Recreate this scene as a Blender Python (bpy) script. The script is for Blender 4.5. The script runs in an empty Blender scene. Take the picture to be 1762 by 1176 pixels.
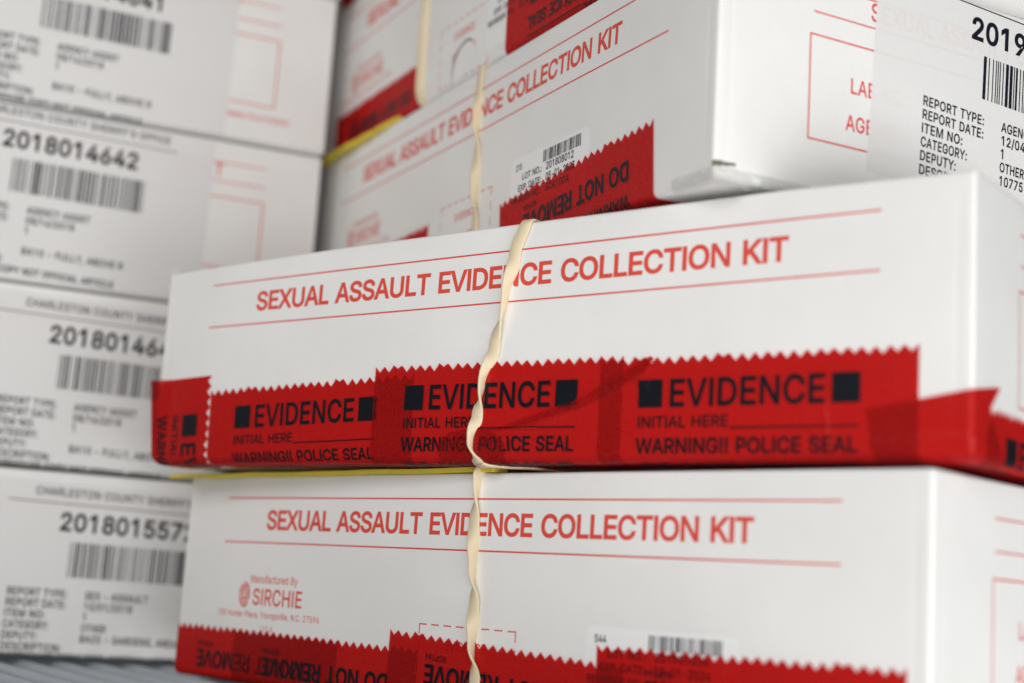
import bpy, bmesh, math, random
from math import sin, cos, pi, radians
from mathutils import Vector, Matrix, noise
from mathutils.geometry import tessellate_polygon

C = bpy.context.scene.collection
SC = bpy.context.scene

# ---------------------------------------------------------------- camera
cam = bpy.data.cameras.new("camera")
cam.sensor_width = 36.0
cam.sensor_fit = 'HORIZONTAL'
cam.lens = 2563.62 / 1762 * 36
cam.clip_start = 0.005
cam.clip_end = 50
cam_o = bpy.data.objects.new("camera", cam)
C.objects.link(cam_o)
right = Vector((0.99804822, -0.01029894, 0.06159294))
up = Vector((-0.06244805, -0.16459817, 0.98438188))
fwd = Vector((0, 0.98630694, 0.16492006))
cam_o.matrix_world = Matrix((
    (right.x, up.x, -fwd.x, 0), (right.y, up.y, -fwd.y, 0),
    (right.z, up.z, -fwd.z, 0), (0, 0, 0, 1)))
cam.dof.use_dof = True
cam.dof.focus_distance = 0.358
cam.dof.aperture_fstop = 7.2
cam.dof.aperture_blades = 9
SC.camera = cam_o

# ---------------------------------------------------------------- light
world = bpy.data.worlds.new("World")
SC.world = world
world.use_nodes = True
bg = world.node_tree.nodes["Background"]
bg.inputs[0].default_value = (1.0, 0.97, 0.95, 1)
bg.inputs[1].default_value = 0.05


def area(name, loc, target, sx, sy, power, col):
    d = bpy.data.lights.new(name, 'AREA')
    d.shape = 'RECTANGLE'
    d.size, d.size_y, d.energy, d.color = sx, sy, power, col
    o = bpy.data.objects.new(name, d)
    o.location = loc
    o.rotation_euler = (Vector(target) - Vector(loc)).to_track_quat('-Z', 'Y').to_euler()
    C.objects.link(o)
    return o


area("low_right_fill", (0.50, -0.22, -0.25), (0.05, 0.33, 0.0), 0.5, 0.4, 3.6, (1.0, 1.0, 1.0))  # added fill low on the right, placed to brighten the box ends
area("ceiling_lamp", (-0.5, -0.6, 0.55), (0.0, 0.33, 0.0), 0.8, 0.4, 5.7, (1.0, 0.965, 0.93))
area("camera_fill", (0.0, -0.22, -0.06), (0, 0.35, 0.0), 0.45, 0.4, 1.75, (0.985, 1.0, 1.0))  # added fill beside the camera to brighten the near boxes, no known lamp

SC.view_settings.view_transform = 'Standard'
SC.view_settings.look = 'None'
SC.view_settings.exposure = 0.07
SC.view_settings.gamma = 1.0
SC.view_settings.use_curve_mapping = False
SC.render.engine = 'CYCLES'
SC.cycles.use_denoising = True
SC.cycles.transparent_max_bounces = 24
SC.cycles.max_bounces = 8


# ---------------------------------------------------------------- materials
def mat(name, col, rough=0.5, spec=0.4, bump=0.0, bscale=900.0, var=0.0, coat=0.0, metal=0.0):
    m = bpy.data.materials.new(name)
    m.use_nodes = True
    nt = m.node_tree
    b = nt.nodes["Principled BSDF"]
    b.inputs["Base Color"].default_value = (*col, 1)
    b.inputs["Roughness"].default_value = rough
    b.inputs["Specular IOR Level"].default_value = spec
    b.inputs["Coat Weight"].default_value = coat
    b.inputs["Metallic"].default_value = metal
    tc = nt.nodes.new("ShaderNodeTexCoord")
    if var:
        n = nt.nodes.new("ShaderNodeTexNoise")
        n.inputs["Scale"].default_value = 38
        n.inputs["Detail"].default_value = 6
        nt.links.new(tc.outputs["Object"], n.inputs["Vector"])
        r = nt.nodes.new("ShaderNodeMapRange")
        r.inputs[1].default_value, r.inputs[2].default_value = 0.3, 0.7
        r.inputs[3].default_value, r.inputs[4].default_value = 1 - var, 1 + var
        nt.links.new(n.outputs["Fac"], r.inputs[0])
        mx = nt.nodes.new("ShaderNodeMix")
        mx.data_type = 'RGBA'
        mx.blend_type = 'MULTIPLY'
        mx.inputs[0].default_value = 1
        mx.inputs[6].default_value = (*col, 1)
        nt.links.new(r.outputs[0], mx.inputs[7])
        nt.links.new(mx.outputs[2], b.inputs["Base Color"])
    if bump:
        n = nt.nodes.new("ShaderNodeTexNoise")
        n.inputs["Scale"].default_value = bscale
        n.inputs["Detail"].default_value = 3
        nt.links.new(tc.outputs["Object"], n.inputs["Vector"])
        n2 = nt.nodes.new("ShaderNodeTexNoise")
        n2.inputs["Scale"].default_value = 45
        n2.inputs["Detail"].default_value = 2
        nt.links.new(tc.outputs["Object"], n2.inputs["Vector"])
        ad = nt.nodes.new("ShaderNodeMath")
        ad.operation = 'MULTIPLY_ADD'
        nt.links.new(n2.outputs["Fac"], ad.inputs[0])
        ad.inputs[1].default_value = 3.5
        nt.links.new(n.outputs["Fac"], ad.inputs[2])
        bp = nt.nodes.new("ShaderNodeBump")
        bp.inputs["Strength"].default_value = bump
        bp.inputs["Distance"].default_value = 0.0002
        nt.links.new(ad.outputs[0], bp.inputs["Height"])
        nt.links.new(bp.outputs[0], b.inputs["Normal"])
    return m


def film(name, tint, diffuse, clear, rough=0.35, spec=0.5, bump=0.25, grain=0.0):
    """Clear coloured film: what lies under it shows through, two layers are darker than one."""
    m = mat(name, diffuse, rough, spec, bump, 500)
    nt = m.node_tree
    b = nt.nodes["Principled BSDF"]
    out = nt.nodes["Material Output"]
    t = nt.nodes.new("ShaderNodeBsdfTransparent")
    t.inputs[0].default_value = (*tint, 1)
    mx = nt.nodes.new("ShaderNodeMixShader")
    mx.inputs[0].default_value = clear
    if grain:      # fine speckle of the film
        tc = nt.nodes.new("ShaderNodeTexCoord")
        n = nt.nodes.new("ShaderNodeTexNoise")
        n.inputs["Scale"].default_value = 2300
        n.inputs["Detail"].default_value = 3
        nt.links.new(tc.outputs["Object"], n.inputs["Vector"])
        r = nt.nodes.new("ShaderNodeMapRange")
        r.inputs[1].default_value, r.inputs[2].default_value = 0.3, 0.7
        r.inputs[3].default_value, r.inputs[4].default_value = clear - grain, min(1.0, clear + grain)
        nt.links.new(n.outputs["Fac"], r.inputs[0])
        nt.links.new(r.outputs[0], mx.inputs[0])
    nt.links.new(b.outputs[0], mx.inputs[1])
    nt.links.new(t.outputs[0], mx.inputs[2])
    nt.links.new(mx.outputs[0], out.inputs[0])
    return m


CARD = mat("white_coated_card", (0.80, 0.795, 0.78), 0.58, 0.2, 0.34, 1100, 0.035)
REDINK = mat("red_print", (0.70, 0.075, 0.05), 0.5, 0.3, 0.15, 900, 0.05)
BLACK = mat("black_print", (0.008, 0.009, 0.018), 0.5, 0.2)
TAPEINK = mat("tape_black_print", (0.006, 0.007, 0.011), 0.45, 0.18)
TAPE = film("red_seal_film", (0.80, 0.085, 0.08), (0.48, 0.036, 0.033), 0.80, 0.28, 0.6, 0.6, 0.14)
PAPER = film("label_paper", (0.96, 0.96, 0.96), (0.85, 0.845, 0.835), 0.20, 0.4, 0.35, 0.25)
STICK = film("clear_edged_sticker", (0.95, 0.95, 0.95), (0.90, 0.90, 0.90), 0.06, 0.35, 0.4, 0.1)
CLEAR = film("clear_film", (0.93, 0.93, 0.92), (0.75, 0.75, 0.74), 0.72, 0.15, 0.9, 0.2)
BOARD_SHADE = mat("greyboard_and_slot_shade", (0.16, 0.145, 0.11), 0.8, 0.2, 0.3, 900, 0.15)  # bare board of the crushed corner, also painted shade in the cut slot
RUBBER = mat("rubber", (0.75, 0.63, 0.43), 0.42, 0.35, 0.3, 1500, 0.04)
YELLOW = mat("yellow_paper", (0.74, 0.60, 0.06), 0.6, 0.3, 0.3, 700, 0.05)
STEEL = mat("grey_shelf_coating", (0.34, 0.38, 0.42), 0.38, 0.5, 0.15, 400, 0.05, 0.2)

# ---------------------------------------------------------------- glyphs: outline polygons, thousandths of an em
GLYPHS = r"""A;480;16 0,201 509,276 509,463 0,395 0,345 142,135 142,85 0|155 199,325 199,239 452
B;456;60 0,60 509,241 509,274 507,304 501,329 491,350 477,367 461,381 442,390 421,396 398,397 353,387 320,368 295,343 278,315 267,315 262,331 260,363 245,378 234,391 220,411 184,416 161,418 136,416 111,410 88,400 67,386 48,368 31,344 18,317 8,284 2,247 0|125 57,245 57,281 60,309 67,330 80,344 96,353 115,354 153,350 169,333 197,306 218,289 225,248 231,125 231|125 285,238 285,273 290,302 304,314 314,330 340,335 355,336 372,333 393,326 412,313 429,294 442,270 449,240 452,125 452
C;510;267 -7,225 -3,186 7,150 25,119 49,92 79,70 115,53 157,44 203,40 254,44 305,53 352,70 393,92 429,119 459,150 484,186 501,225 512,267 516,317 511,362 496,383 485,419 456,435 438,459 397,473 348,408 348,404 365,389 395,369 418,344 437,300 453,267 456,237 453,209 445,184 432,161 414,141 391,125 364,113 332,106 295,103 254,106 213,113 177,125 145,141 117,161 94,184 76,210 63,237 56,267 53,300 56,330 65,369 90,389 114,404 144,408 160,473 160,459 112,435 71,420 53,383 24,363 13,317 -2
D;502;219 0,96 0,96 57,215 57,254 60,288 68,318 81,343 99,363 122,379 149,390 181,397 216,399 255,397 294,390 329,379 361,364 388,344 410,320 428,291 441,258 449,221 452,93 452,93 509,225 509,273 505,315 495,353 478,385 455,412 426,433 391,449 351,458 306,462 255,458 205,449 159,433 119,411 83,384 54,351 31,312 14,268 3|125 509,125 0,60 0,60 509
E;419;60 0,60 509,372 509,372 452,125 452,125 286,355 286,355 229,125 229,125 57,375 57,375 0
F;410;60 0,60 509,369 509,369 452,125 452,125 278,346 278,346 221,125 221,125 0
G;520;269 -7,225 -3,185 7,149 25,118 49,91 79,69 116,53 157,43 203,40 254,43 305,53 352,69 393,91 429,117 459,149 484,184 501,223 512,265 516,316 510,340 504,384 483,421 453,436 436,460 395,474 349,408 349,387 393,368 417,344 436,300 453,265 456,236 453,209 445,183 432,160 414,141 392,125 364,113 332,106 295,103 254,106 213,113 177,125 145,141 117,161 95,184 76,210 63,238 56,269 53,296 55,322 61,345 71,365 85,382 102,396 123,407 147,413 173,415 202,434 199,283 199,283 256,478 256,478 200,475 160,466 124,451 91,431 62,406 38,377 19,344 5,308 -4
H;517;60 0,60 509,125 509,125 289,392 289,392 509,457 509,457 0,392 0,392 232,125 232,125 0
I;186;60 0,60 509,125 509,125 0
J;396;185 -7,143 -2,106 11,75 33,52 63,38 100,33 145,33 173,98 173,100 117,108 93,122 74,139 61,160 53,185 50,209 53,230 61,248 74,261 93,269 117,272 145,272 509,336 509,336 145,332 100,318 63,294 33,263 11,227 -2
K;467;104 145,104 216,212 344,364 509,448 509,231 276,228 276|60 0,60 509,125 509,125 0|372 0,188 259,228 309,449 0
L;393;60 0,60 509,125 509,125 57,361 57,361 0
M;628;60 0,60 509,152 509,314 72,476 509,568 509,568 0,506 0,506 420,342 0,286 0,122 420,122 0
N;523;60 0,60 509,136 509,399 112,399 509,463 509,463 0,387 0,124 398,124 0
O;533;267 -7,225 -3,186 7,150 25,119 49,92 79,70 115,53 157,44 203,40 254,44 305,53 352,70 393,92 429,119 459,150 484,186 501,225 512,267 516,309 512,348 501,384 484,415 459,442 429,464 393,480 352,490 305,493 254,490 203,480 157,464 115,442 79,415 49,384 25,348 7,309 -3|267 53,296 55,324 63,349 76,372 94,392 116,408 144,420 176,428 213,430 254,428 295,420 332,408 365,392 392,372 415,349 433,324 446,296 453,267 456,237 453,210 445,184 433,161 415,142 392,125 364,113 332,106 295,103 254,106 213,113 176,125 144,142 117,161 94,184 76,210 63,237 55
P;445;60 0,60 509,235 509,272 506,305 499,332 487,356 471,375 452,390 430,407 377,409 348,407 318,390 265,375 243,356 223,332 207,305 195,272 188,235 186,125 186,125 0|125 242,233 242,279 248,312 266,324 279,339 310,343 328,343 367,333 402,324 416,297 439,257 451,125 452
Q;533;245 159,313 159,468 -48,401 -48|267 -7,225 -3,186 7,150 25,119 49,92 79,70 115,53 157,44 203,40 254,44 305,53 352,70 393,92 429,119 459,150 484,186 501,225 512,267 516,309 512,348 501,384 484,415 459,442 429,464 393,480 352,490 305,493 254,490 203,480 157,464 115,442 79,415 49,384 25,348 7,309 -3|267 53,296 55,324 63,349 76,372 94,392 116,408 144,420 176,428 213,430 254,428 295,420 332,408 365,392 392,372 415,349 433,324 446,296 453,267 456,237 453,210 445,184 433,161 415,142 392,125 364,113 332,106 295,103 254,106 213,113 176,125 144,142 117,161 94,184 76,210 63,237 55
R;449;60 0,60 509,236 509,273 506,305 500,333 489,356 473,376 455,390 433,401 408,407 381,409 352,407 323,401 296,390 271,376 250,356 232,333 217,296 204,428 0,353 0,234 199,125 198,125 0|125 256,258 256,280 260,313 276,325 287,334 300,344 333,344 371,334 405,325 419,298 440,258 451,125 452
S;447;224 -9,188 -7,156 -1,128 9,102 23,81 40,64 60,51 83,42 109,38 137,104 137,114 102,123 88,150 66,185 53,224 49,267 54,286 60,317 79,338 106,344 122,346 139,340 168,322 189,296 205,145 253,112 269,86 289,67 313,56 341,52 372,54 400,62 425,75 448,92 468,113 484,138 498,165 508,195 514,227 516,259 514,289 508,316 498,340 484,360 468,377 449,390 427,398 403,401 378,337 378,332 402,320 421,302 437,280 449,254 456,225 459,185 454,152 440,139 430,121 405,115 376,117 359,122 345,142 324,169 308,212 293,312 264,359 238,384 213,395 198,407 161,406 112,399 87,386 64,370 43,349 25,323 11,294 0,261 -7
T;449;32 452,32 509,417 509,417 452,257 452,257 0,193 0,193 452
U;517;259 -8,220 -6,186 2,154 15,126 33,103 55,85 80,71 108,63 140,60 173,60 509,124 509,124 178,126 155,132 133,141 113,153 95,169 80,187 68,208 59,232 53,285 53,309 59,331 68,349 80,364 95,377 113,391 155,393 178,393 509,457 509,457 173,454 140,446 108,433 80,414 55,391 33,363 15,332 2,297 -6
V;480;204 0,16 509,84 509,240 62,395 509,463 509,278 0
W;686;155 0,16 509,82 509,193 76,306 509,380 509,493 76,603 509,670 509,530 0,455 0,343 428,230 0
X;474;18 0,195 259,29 509,104 509,237 304,371 509,446 509,279 259,456 0,382 0,238 216,91 0
Y;472;203 0,203 208,16 509,91 509,231 274,250 230,224 230,260 310,381 509,455 509,268 208,268 0
Z;438;42 0,42 47,322 452,40 452,40 509,397 509,397 462,116 57,399 57,399 0
0;453;227 -7,191 -3,158 7,130 24,105 48,85 77,69 113,57 155,50 202,48 254,50 306,57 353,69 395,85 431,106 461,130 484,159 502,191 512,227 516,262 512,295 502,323 484,348 461,368 431,384 395,396 353,403 306,405 254,403 202,396 155,384 113,368 77,348 48,323 24,295 7,263 -3|227 50,250 52,271 60,290 74,306 92,320 116,338 176,344 254,338 332,330 365,320 393,306 416,290 435,271 449,250 457,227 460,203 457,182 449,163 435,147 416,134 393,123 365,115 332,109 254,115 176,123 144,134 116,147 92,163 74,182 60,203 52
1;453;212 0,212 448,209 448,86 358,86 427,198 509,276 509,276 0
2;453;64 0,64 47,282 282,311 327,319 356,319 389,315 405,308 419,287 441,258 455,224 460,188 454,172 447,148 427,132 398,128 381,127 362,66 362,68 391,75 418,86 442,102 464,121 482,143 496,168 507,225 516,254 513,281 507,306 497,328 482,346 465,361 445,372 423,379 398,380 354,371 318,363 299,317 235,153 60,153 57,389 57,389 0
3;453;218 -7,188 -5,159 1,108 22,88 38,70 57,57 79,48 104,44 132,109 132,112 115,126 87,150 66,182 54,219 50,258 55,291 69,315 93,323 108,328 125,328 163,316 196,306 211,275 234,229 246,157 248,157 299,288 448,288 452,70 452,70 509,372 509,372 461,211 278,211 289,247 290,279 286,308 276,333 262,354 244,371 222,383 198,391 173,393 145,390 116,383 90,370 66,354 45,333 27,309 12,281 2,251 -5
4;453;40 105,40 158,247 509,311 509,109 163,413 163,413 105|282 0,282 318,343 318,343 0
5;453;221 -7,192 -5,165 1,140 11,118 25,99 41,83 60,71 82,63 105,60 130,122 130,130 102,148 78,173 60,204 51,241 51,276 64,291 75,314 104,322 122,328 162,321 203,314 221,290 251,275 262,238 275,201 276,167 268,139 255,128 246,67 253,96 509,366 509,366 452,151 452,134 301,178 325,212 333,252 332,274 328,313 311,345 285,370 251,386 210,391 163,388 132,381 102,369 76,352 52,332 32,309 15,282 3,253 -4
6;453;227 -11,197 -8,168 -1,143 11,120 27,101 47,85 71,73 97,66 127,64 158,71 209,94 265,138 337,253 505,323 505,152 257,146 257,158 276,185 298,221 310,265 308,292 302,316 291,337 276,355 258,370 236,381 211,387 184,389 153,387 123,380 94,368 69,352 46,333 26,310 11,285 -1,257 -8|246 46,279 59,305 82,322 115,328 153,322 192,315 210,305 225,279 248,246 260,227 262,190 256,160 238,148 225,131 193,127 175,127 134,131 115,148 83,174 59,190 51,208 46
7;453;97 0,323 448,323 452,62 452,62 509,391 509,391 449,165 0
8;453;226 -7,193 -5,163 1,136 11,111 25,91 42,74 62,62 84,54 109,53 156,65 195,87 228,117 252,134 260,153 265,129 276,109 289,93 308,80 330,73 354,70 380,79 429,90 450,106 469,124 485,146 498,170 508,197 514,226 516,255 514,282 508,306 498,328 485,346 469,361 450,373 429,382 380,379 354,372 330,359 308,343 289,323 276,300 267,335 252,365 228,387 195,395 176,401 135,398 109,391 84,378 62,362 42,341 25,317 11,289 1,259 -5|248 50,285 60,313 79,323 91,331 106,337 139,335 157,322 189,312 202,283 223,247 234,206 234,169 223,140 202,130 189,117 157,115 139,121 106,129 91,139 79,167 60,205 50|244 291,260 294,287 308,307 330,318 359,318 392,308 420,288 442,260 455,244 459,208 459,177 449,164 442,153 432,138 407,133 376,134 359,145 330,165 308,193 294,209 291
9;453;226 516,256 513,285 506,310 494,333 478,352 458,368 434,380 408,387 378,389 347,382 296,359 240,315 168,200 0,130 0,301 248,307 248,295 229,268 207,232 195,188 197,161 203,137 214,116 229,98 247,83 269,72 294,66 321,64 352,66 382,73 411,85 436,101 459,120 479,143 494,168 506,196 513|207 459,174 446,148 423,131 390,125 352,131 313,138 295,148 280,174 257,207 245,226 243,263 249,293 267,305 280,322 312,326 330,326 371,322 390,305 422,279 446,263 454,245 459
.;188;83 -3,73 1,55 18,50 41,55 64,73 81,95 87,118 81,135 64,140 53,140 29,128 9,118 1,107 -3
,;188;38 -119,68 71,137 71,84 -119
:;188;83 -3,73 1,55 18,50 41,55 64,73 81,95 87,118 81,135 64,140 53,140 29,128 9,118 1,107 -3|83 272,63 284,55 294,51 304,51 328,55 339,63 349,83 360,95 362,118 356,128 349,140 328,140 304,128 284,107 272
-;453;337 244,337 188,114 188,114 244
';206;78 318,70 509,136 509,128 318
!;196;67 160,63 509,132 509,128 160|86 -3,75 1,58 18,52 41,58 64,75 80,86 85,110 85,130 73,138 64,143 41,138 18,121 1,110 -3
/;249;235 533,71 -76,14 -76,178 533
a;389;160 -9,115 -3,76 15,60 29,38 63,32 84,30 108,36 146,43 161,64 184,92 200,125 211,257 231,271 240,276 255,272 285,260 307,240 322,212 330,178 330,149 322,118 301,104 283,100 274,41 291,51 313,64 331,95 358,133 375,173 383,208 384,255 375,286 360,300 350,322 320,330 301,335 278,337 251,337 0,277 0,277 52,272 52,252 25,229 8,199 -4|192 47,211 51,242 68,263 93,274 122,276 190,221 174,147 163,112 147,97 130,92 105,96 82,109 64,130 52,156 46
b;424;208 -7,189 -3,159 12,123 50,118 59,112 59,112 0,53 0,53 509,114 509,114 319,118 319,137 346,171 373,207 383,259 382,287 374,313 361,335 342,354 320,370 293,381 261,388 227,390 189,388 151,381 116,370 84,355 57,336 34,313 16,288 3,260 -6|220 47,242 49,262 55,279 66,294 80,306 97,316 117,323 139,328 189,323 239,307 281,295 298,280 311,262 322,243 328,220 330,198 328,178 322,161 312,147 299,134 282,118 241,113 189,114 162,125 115,135 95,147 78,162 65,179 55,198 49
c;396;207 -8,174 -5,144 3,117 16,93 35,72 58,56 85,44 116,37 150,34 187,37 225,44 260,56 291,72 318,93 341,117 360,144 374,174 382,226 384,260 377,305 356,330 335,349 308,362 277,303 262,278 304,242 325,207 330,184 328,163 321,145 310,130 296,108 258,98 212,96 187,102 139,108 117,118 97,130 80,145 66,163 55,184 49,207 46,253 55,279 73,301 107,304 117,363 102,350 70,331 43,306 21,277 5,244 -5
d;424;165 -6,137 3,111 16,89 34,70 57,55 84,43 116,36 151,34 189,36 227,43 261,55 293,70 320,89 342,112 361,137 374,165 382,218 383,253 373,287 346,306 319,311 319,311 509,372 509,372 0,313 0,313 59,307 59,287 31,266 12,236 -3,217 -7|205 47,226 49,246 55,263 65,278 78,290 95,306 138,312 189,306 241,300 263,278 299,263 312,246 322,227 328,205 330,182 328,162 322,130 298,118 281,108 261,98 215,96 189,102 139,118 97,130 80,145 66,162 55,182 49
e;404;212 -8,177 -5,145 3,116 15,92 35,72 58,56 85,44 116,37 150,34 187,36 224,44 258,55 290,71 317,91 340,115 359,142 373,172 382,205 385,240 381,272 371,300 356,324 336,345 305,360 268,370 227,371 169,101 169,105 145,115 115,135 85,160 62,195 52,225 51,258 62,285 82,305 112,365 91,350 62,318 28,283 6,250 -6|101 221,107 250,120 280,142 306,170 322,203 328,240 322,268 305,290 278,302 248,304 221
f;254;228 379,228 327,6 327,6 379|81 0,82 452,87 470,96 486,120 510,135 519,169 529,212 529,243 521,227 468,195 474,164 468,154 460,147 449,143 435,142 0
g;425;207 -151,156 -146,114 -132,82 -110,59 -84,51 -69,101 -41,131 -74,154 -88,187 -96,236 -95,261 -87,282 -75,298 -58,308 -34,311 -6,311 68,306 68,287 41,266 23,236 10,217 6,165 7,138 14,113 27,90 43,71 65,55 90,43 120,36 154,34 191,36 229,43 263,55 293,71 320,90 342,112 361,138 374,166 382,218 383,253 373,279 356,308 319,313 319,313 379,372 379,372 -9,370 -40,363 -67,350 -90,334 -109,314 -124,291 -136,265 -144,237 -149|205 59,227 61,246 66,264 75,278 87,300 121,307 142,311 166,311 219,300 264,291 283,279 299,264 312,247 322,227 328,205 330,182 328,163 322,145 312,130 298,118 282,102 241,96 193,102 144,118 104,131 88,145 76,163 66,183 61
h;410;114 0,53 0,53 509,114 509,114 287,102 287,116 319,132 344,152 362,175 374,200 382,252 383,295 369,313 356,328 340,341 321,350 298,355 271,357 240,357 0,296 0,296 235,293 263,286 286,273 304,256 318,235 326,210 329,192 328,161 317,147 308,126 283,115 248
i;167;53 0,53 379,114 379,114 0|73 444,54 455,43 472,41 483,47 504,63 518,84 524,105 518,121 504,126 483,125 472,114 455,95 444
k;381;110 137,110 212,121 212,284 379,360 379,184 199,177 199|53 0,53 509,114 509,114 0|294 0,148 186,191 229,372 0
l;189;112 0,91 8,74 20,62 37,55 59,53 84,53 509,114 509,114 83,120 62,135 53,170 54,181 3,147 -2
m;610;53 0,53 379,112 379,112 295,108 295,122 331,132 346,158 368,187 382,219 386,245 383,268 375,287 361,303 342,314 320,321 295,312 295,326 329,350 356,381 375,417 385,458 385,497 372,514 361,529 346,541 328,550 307,555 283,557 255,557 0,496 0,496 254,493 279,485 298,473 313,456 323,438 329,402 329,387 326,363 312,345 290,336 263,335 0,274 0,274 260,272 280,265 297,253 311,238 322,220 328,185 329,158 320,145 312,126 289,119 274,115 257,114 0
n;410;114 0,53 0,53 379,112 379,112 287,102 287,116 319,132 344,152 362,175 374,200 382,252 383,295 369,313 356,328 340,341 321,350 298,355 271,357 240,357 0,296 0,296 235,293 263,286 286,273 304,256 318,235 326,210 329,192 328,161 317,147 308,126 283,115 248
o;415;207 -8,174 -5,144 3,117 16,93 35,72 58,56 85,44 116,37 150,34 187,37 225,44 260,56 291,72 318,93 341,117 360,144 374,174 382,207 384,241 382,271 374,299 360,323 341,343 318,359 291,371 260,379 225,381 187,379 150,371 116,359 85,343 58,323 35,299 16,271 3,241 -5|207 46,231 49,252 55,270 66,285 80,298 97,314 139,319 187,314 236,298 278,285 296,270 310,252 321,231 328,207 330,184 328,163 321,145 310,130 296,108 258,98 212,96 187,102 139,108 117,118 97,130 80,145 66,163 55,184 49
p;424;53 -143,53 379,112 379,112 319,118 319,137 346,171 373,207 383,259 382,287 374,313 361,335 342,354 320,370 293,381 261,388 227,390 189,388 151,381 116,370 84,355 57,336 34,313 16,288 3,260 -6,208 -7,189 -3,159 12,130 41,118 59,114 59,114 -143|220 47,242 49,262 55,279 66,294 80,306 97,316 117,323 139,328 189,323 239,307 281,295 298,280 311,262 322,243 328,220 330,198 328,178 322,161 312,147 299,134 282,118 241,113 189,114 162,125 115,135 95,147 78,162 65,179 55,198 49
r;259;53 0,53 379,112 379,112 321,115 321,124 339,152 367,171 377,191 383,243 384,243 322,207 326,174 321,159 315,135 296,126 284,115 254,114 0
s;365;157 -7,112 3,93 12,76 24,50 54,41 73,36 94,94 107,101 87,111 72,124 60,141 52,160 47,181 45,206 47,227 53,244 62,258 74,265 88,268 103,262 126,254 136,243 144,212 155,149 170,118 180,92 192,72 208,58 227,50 249,47 274,49 295,55 314,65 332,95 360,137 378,161 383,212 383,234 379,271 363,299 339,318 308,324 290,268 277,254 304,243 316,228 325,210 331,187 333,166 331,147 326,131 317,119 305,111 292,110 264,115 253,124 243,136 235,172 223,261 200,287 187,306 171,320 153,328 131,331 107,329 85,323 65,312 47,298 31,260 6,236 -2,210 -7
t;227;204 379,204 327,6 327,6 379|65 471,126 471,127 83,130 70,136 61,144 55,156 51,202 54,213 2,168 -4,138 -1,113 7,92 21,77 41,68 64,65 93
u;410;182 -5,135 2,115 11,97 23,82 39,69 59,60 82,54 109,53 379,114 379,114 144,116 117,124 94,137 75,154 61,175 53,200 50,218 51,249 62,263 71,283 97,295 132,296 379,357 379,357 0,298 0,298 92,307 92,294 60,277 35,257 17,234 5,209 -3
v;389;163 0,17 379,84 379,196 60,305 379,371 379,226 0
y;389;47 -139,61 -86,94 -90,113 -86,130 -74,145 -51,163 -1,17 379,84 379,187 87,206 21,184 21,224 155,305 379,371 379,196 -77,177 -107,153 -128,125 -141,57 -142
_;319;319 0,319 -56,0 -56,0 0"""


def area2(p):
    return sum(p[i - 1][0] * p[i][1] - p[i][0] * p[i - 1][1] for i in range(len(p)))


def inside(q, p):
    r = False
    for i in range(len(p)):
        (x1, y1), (x2, y2) = p[i - 1], p[i]
        if (y1 > q[1]) != (y2 > q[1]) and q[0] < (x2 - x1) * (q[1] - y1) / (y2 - y1) + x1:
            r = not r
    return r


def grow(p, d):
    out = []
    n = len(p)
    for i in range(n):
        a, b, c = p[i - 1], p[i], p[(i + 1) % n]
        e1 = Vector((b[0] - a[0], b[1] - a[1])).normalized()
        e2 = Vector((c[0] - b[0], c[1] - b[1])).normalized()
        n1, n2 = Vector((e1.y, -e1.x)), Vector((e2.y, -e2.x))
        m = n1 + n2
        k = m.length_squared / 2
        m = m / max(k, 0.35)
        out.append((b[0] + m.x * d, b[1] + m.y * d))
    return out


GL = {}
for ln in GLYPHS.split("\n"):
    a, o = ln[2:].split(";")
    loops = [[tuple(map(int, q.split())) for q in lp.split(",")] for lp in o.split("|")] if o else []
    GL[ln[0]] = (int(a), loops)
TRI = {}


def glyph(ch, d):
    """(advance, [(points, triangles)]) of a character, its strokes grown by d on each side."""
    key = (ch, d)
    if key in TRI:
        return TRI[key]
    if ch == '6':      # a 9 turned upside down
        adv, res = glyph('9', d)
        TRI[key] = (adv, [([(453 - x, 505 - y) for x, y in p], tr) for p, tr in res])
        return TRI[key]
    adv, loops = GL[ch]
    mids = [l + [((l[i - 1][0] + l[i][0]) / 2, (l[i - 1][1] + l[i][1]) / 2) for i in range(len(l))] for l in loops]
    holes = [any(o is not l and all(inside(q, o) for q in m) for o in loops) for l, m in zip(loops, mids)]
    res = []
    for l, h in zip(loops, holes):
        if h:
            continue
        grp = [l] + [m for m, hh in zip(loops, holes) if hh and inside(m[0], l)]
        polys = []
        for k, p in enumerate(grp):
            if (area2(p) > 0) == (k > 0):
                p = p[::-1]
            if d:
                q = [p[0]]
                for a in p[1:]:
                    if math.hypot(a[0] - q[-1][0], a[1] - q[-1][1]) > 13:
                        q.append(a)
                p = grow(q, d)
            polys.append(p)
        tr = tessellate_polygon([[Vector((x, y, 0)) for x, y in p] for p in polys])
        res.append(([q for p in polys for q in p], tr))
    TRI[key] = (adv, res)
    return TRI[key]


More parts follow.
